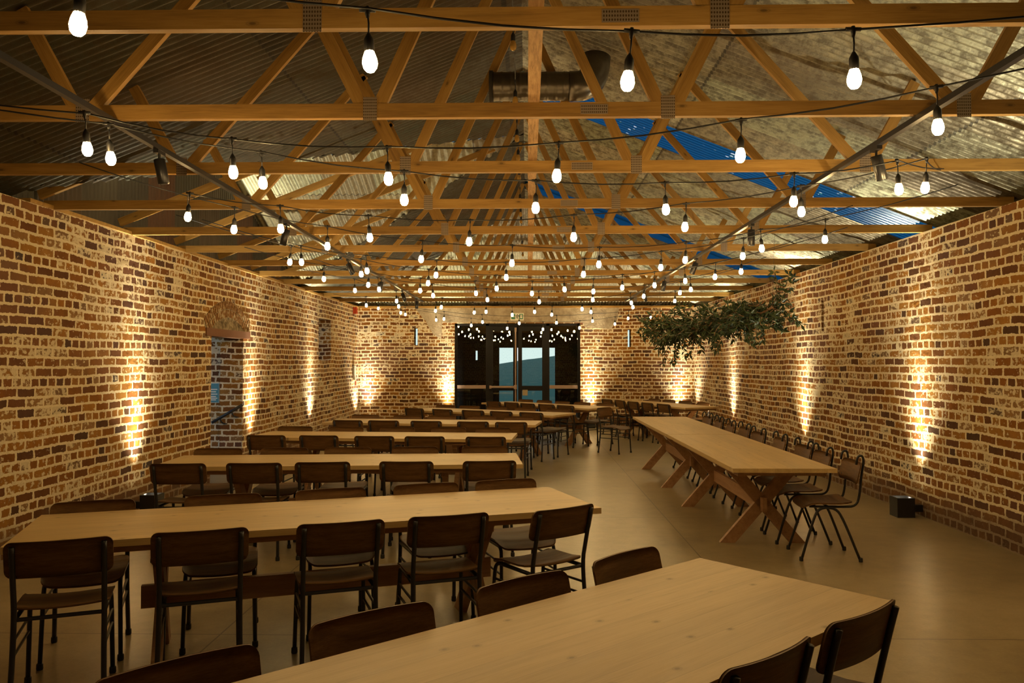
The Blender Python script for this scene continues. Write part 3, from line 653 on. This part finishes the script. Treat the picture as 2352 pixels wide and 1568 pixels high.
for k, c, a, nm in TABLES:
    if k[0] == 'R': continue
    a = math.radians(a); u = Vector((math.cos(a), math.sin(a))); n = Vector((-u.y, u.x)); c = Vector(c)
    for side, S, offb in ((-1, NEAR, .22 if k == 'T4' else (.05 if k == 'T1' else .15)), (1, FAR, .12 if k != 'T2' else .07)):
        for i, tt in enumerate(S[k]):
            w_ = jit.uniform(-.06, .06); off = offb + jit.uniform(-.015, .015)
            if k == 'T2' and side < 0 and i == 4: w_, off = .30, .17
            p = c + u*tt + n*side*(.42 + off - .235); rz = (a if side < 0 else a + PI) + w_
            lab = ('dark-backed tube-legged chair on the camera side of the %s table, %s' if side < 0 else 'brown plywood chair facing the camera behind the %s table, %s') % (nm, rank(i, len(S[k])))
            put(ch0, p.x, p.y, rz, lab, 'school chairs along the %s table' % nm)
e = put(ch0, 1.32, 13.9, math.radians(-130), 'tube-legged chair standing apart in the aisle beyond the sixth table', 'loose chairs'); e['label'] = 'tube-legged chair turned sideways in the aisle at the right end of seventh table'
e.location = (1.55, 14.2, 0)
HY = [6.70, 7.30, 7.86, 8.60, 9.30, 10.0, 10.55, 11.25, 12.0]
HL = ['nearest the camera'] + [ORD[i] + ' from the camera' for i in range(1, 8)] + ['farthest from the camera']
for i, y in enumerate(HY):
    put(hc0, 2.44 + jit.uniform(-.02, .03), y, PI/2 + jit.uniform(-.08, .08), 'hoop-backed plywood chair between right wall and long table, ' + HL[i], 'hoop-backed chairs along the right wall')

# ------------------------------------------------------------------ hanging greenery
t = tag(empty('hanging_greenery', (2.3, 9.7, 2.1)), 'dark leafy branches hanging over the right-hand table', 'foliage')
rg = random.Random(11); br = MB(); lf = MB()
def leaf(p, d, L):
    d = d.normalized(); s = d.cross(Vector((rg.uniform(-1,1), rg.uniform(-1,1), rg.uniform(-.3,1)))).normalized(); up = s.cross(d)
    w_ = L*.36; lf.add([p, p + d*L*.4 + s*w_*.5 - up*L*.03, p + d*L - up*L*.12, p + d*L*.4 - s*w_*.5 - up*L*.03, p + d*L*.45 + up*L*.05], [(0,1,4),(1,2,4),(2,3,4),(3,0,4)])
def twig(p, d, n, step, droop, th):
    pts = [p.copy()]
    for k in range(n):
        d = (d + Vector((rg.uniform(-.35,.35), rg.uniform(-.35,.35), rg.uniform(-.3,.3) - droop))).normalized(); p = p + d*step; pts.append(p.copy())
        for _ in range(4): leaf(p, (d*.5 + Vector((rg.uniform(-1,1), rg.uniform(-1,1), rg.uniform(-1,.8)))).normalized(), rg.uniform(.055,.10))
    br.tube(pts, [th*(1 - .7*i/len(pts)) for i in range(len(pts))], 5); return pts
A, B = Vector((-.48, 1.25, -.08)), Vector((.28, -1.25, .06)); main = [A.lerp(B, i/10) + Vector((0,0,.05*math.sin(i*1.3))) for i in range(11)]
br.tube(main, .014, 6)
for i in range(260):
    q = A.lerp(B, rg.random()) + Vector((rg.gauss(0,.09), 0, rg.gauss(.0,.05))); ang = rg.uniform(0, 2*PI); 
    twig(q, Vector((math.cos(ang), math.sin(ang)*.8, rg.uniform(-.6,.65))), rg.randint(3, 6), .055, .05, .004)
for u_, L in ((.08, 9), (.2, 11), (.35, 7), (.5, 5), (.72, 8), (.8, 7), (.05, 5), (.28, 8), (.42, 6), (.6, 7), (.15, 8), (.9, 6)): twig(A.lerp(B, u_), Vector((rg.uniform(-.2,.3), rg.uniform(-.3,.2), -.7)), L, .055, .12, .004)
for k in range(3): twig(B + Vector((0,.1,.02)), Vector((.6, -.6, .7)), 7, .06, -.08, .005)
br.build('branch', LEGW, t); tag(lf.build('leaves', LEAF, t), kind='stuff')
for q, yy in ((main[0], 11.05-9.7), (main[10], 8.34-9.7)): MB().tube([q, (q.x, yy, .86)], .0015, 4).build('hanging_wire', CABLE, t)

# ------------------------------------------------------------------ uplighters at the foot of the walls
UPS = [((XR-.2, 8.42), (1,0), 'foot of right wall, beside the near long table'), ((XR-.2, 11.9), (1,0), 'foot of right wall, second from the camera'), ((XR-.2, 16.0), (1,0), 'foot of right wall, nearer the far corner'), ((XR-.2, 4.6), (1,0), 'foot of right wall, closest to the camera'),
       ((XL+.2, 8.45), (-1,0), 'foot of left wall, behind the third table end'), ((XL+.2, 12.0), (-1,0), 'foot of left wall, just past the doorway'), ((XL+.2, 15.3), (-1,0), 'foot of left wall, below the square window'),
       ((-1.98, YF-.2), (0,1), 'foot of far wall, left of the glazed doors'), ((1.55, YF-.2), (0,1), 'foot of far wall, right of the glazed doors'), ((3.72, YF-.2), (0,1), 'foot of far wall, in the right corner'), ((-3.95, YF-.2), (0,1), 'foot of far wall, in the left corner')]
for (x, y), (nx, ny), where in UPS:
    t = tag(empty('wall_uplighter', (x, y, 0), math.atan2(ny, nx)), 'black box uplighter at the ' + where, 'uplighter', 'black uplighters washing the brick walls')
    b = MB()
    for a, e in (((-.09,-.09,0),(.09,-.078,.20)), ((-.09,.078,0),(.09,.09,.20)), ((-.09,-.078,0),(-.078,.078,.20)), ((.078,-.078,0),(.09,.078,.20)), ((-.078,-.078,0),(.078,.078,.12))): b.box(a, e)
    b.build('housing', BLACK, t); MB().lathe([(.06,.121),(.06,.125)], 16).build('lens', LENS, t)
    MB().box((.10, -.03, .05), (.20, .03, .12)).build('plug_box', BLACK, t)
    uplight((x + nx*.06, y + ny*.06, .135), (x + nx*.2, y + ny*.2, 1.7), UP_W*.8, 36); uplight((x + nx*.06, y + ny*.06, .136), (x + nx*.2, y + ny*.2, 2.9), UP_W*2.2, 21); uplight((x, y, .14), (x - nx*.55, y - ny*.55, 2.6), UP_W*.8, 80)
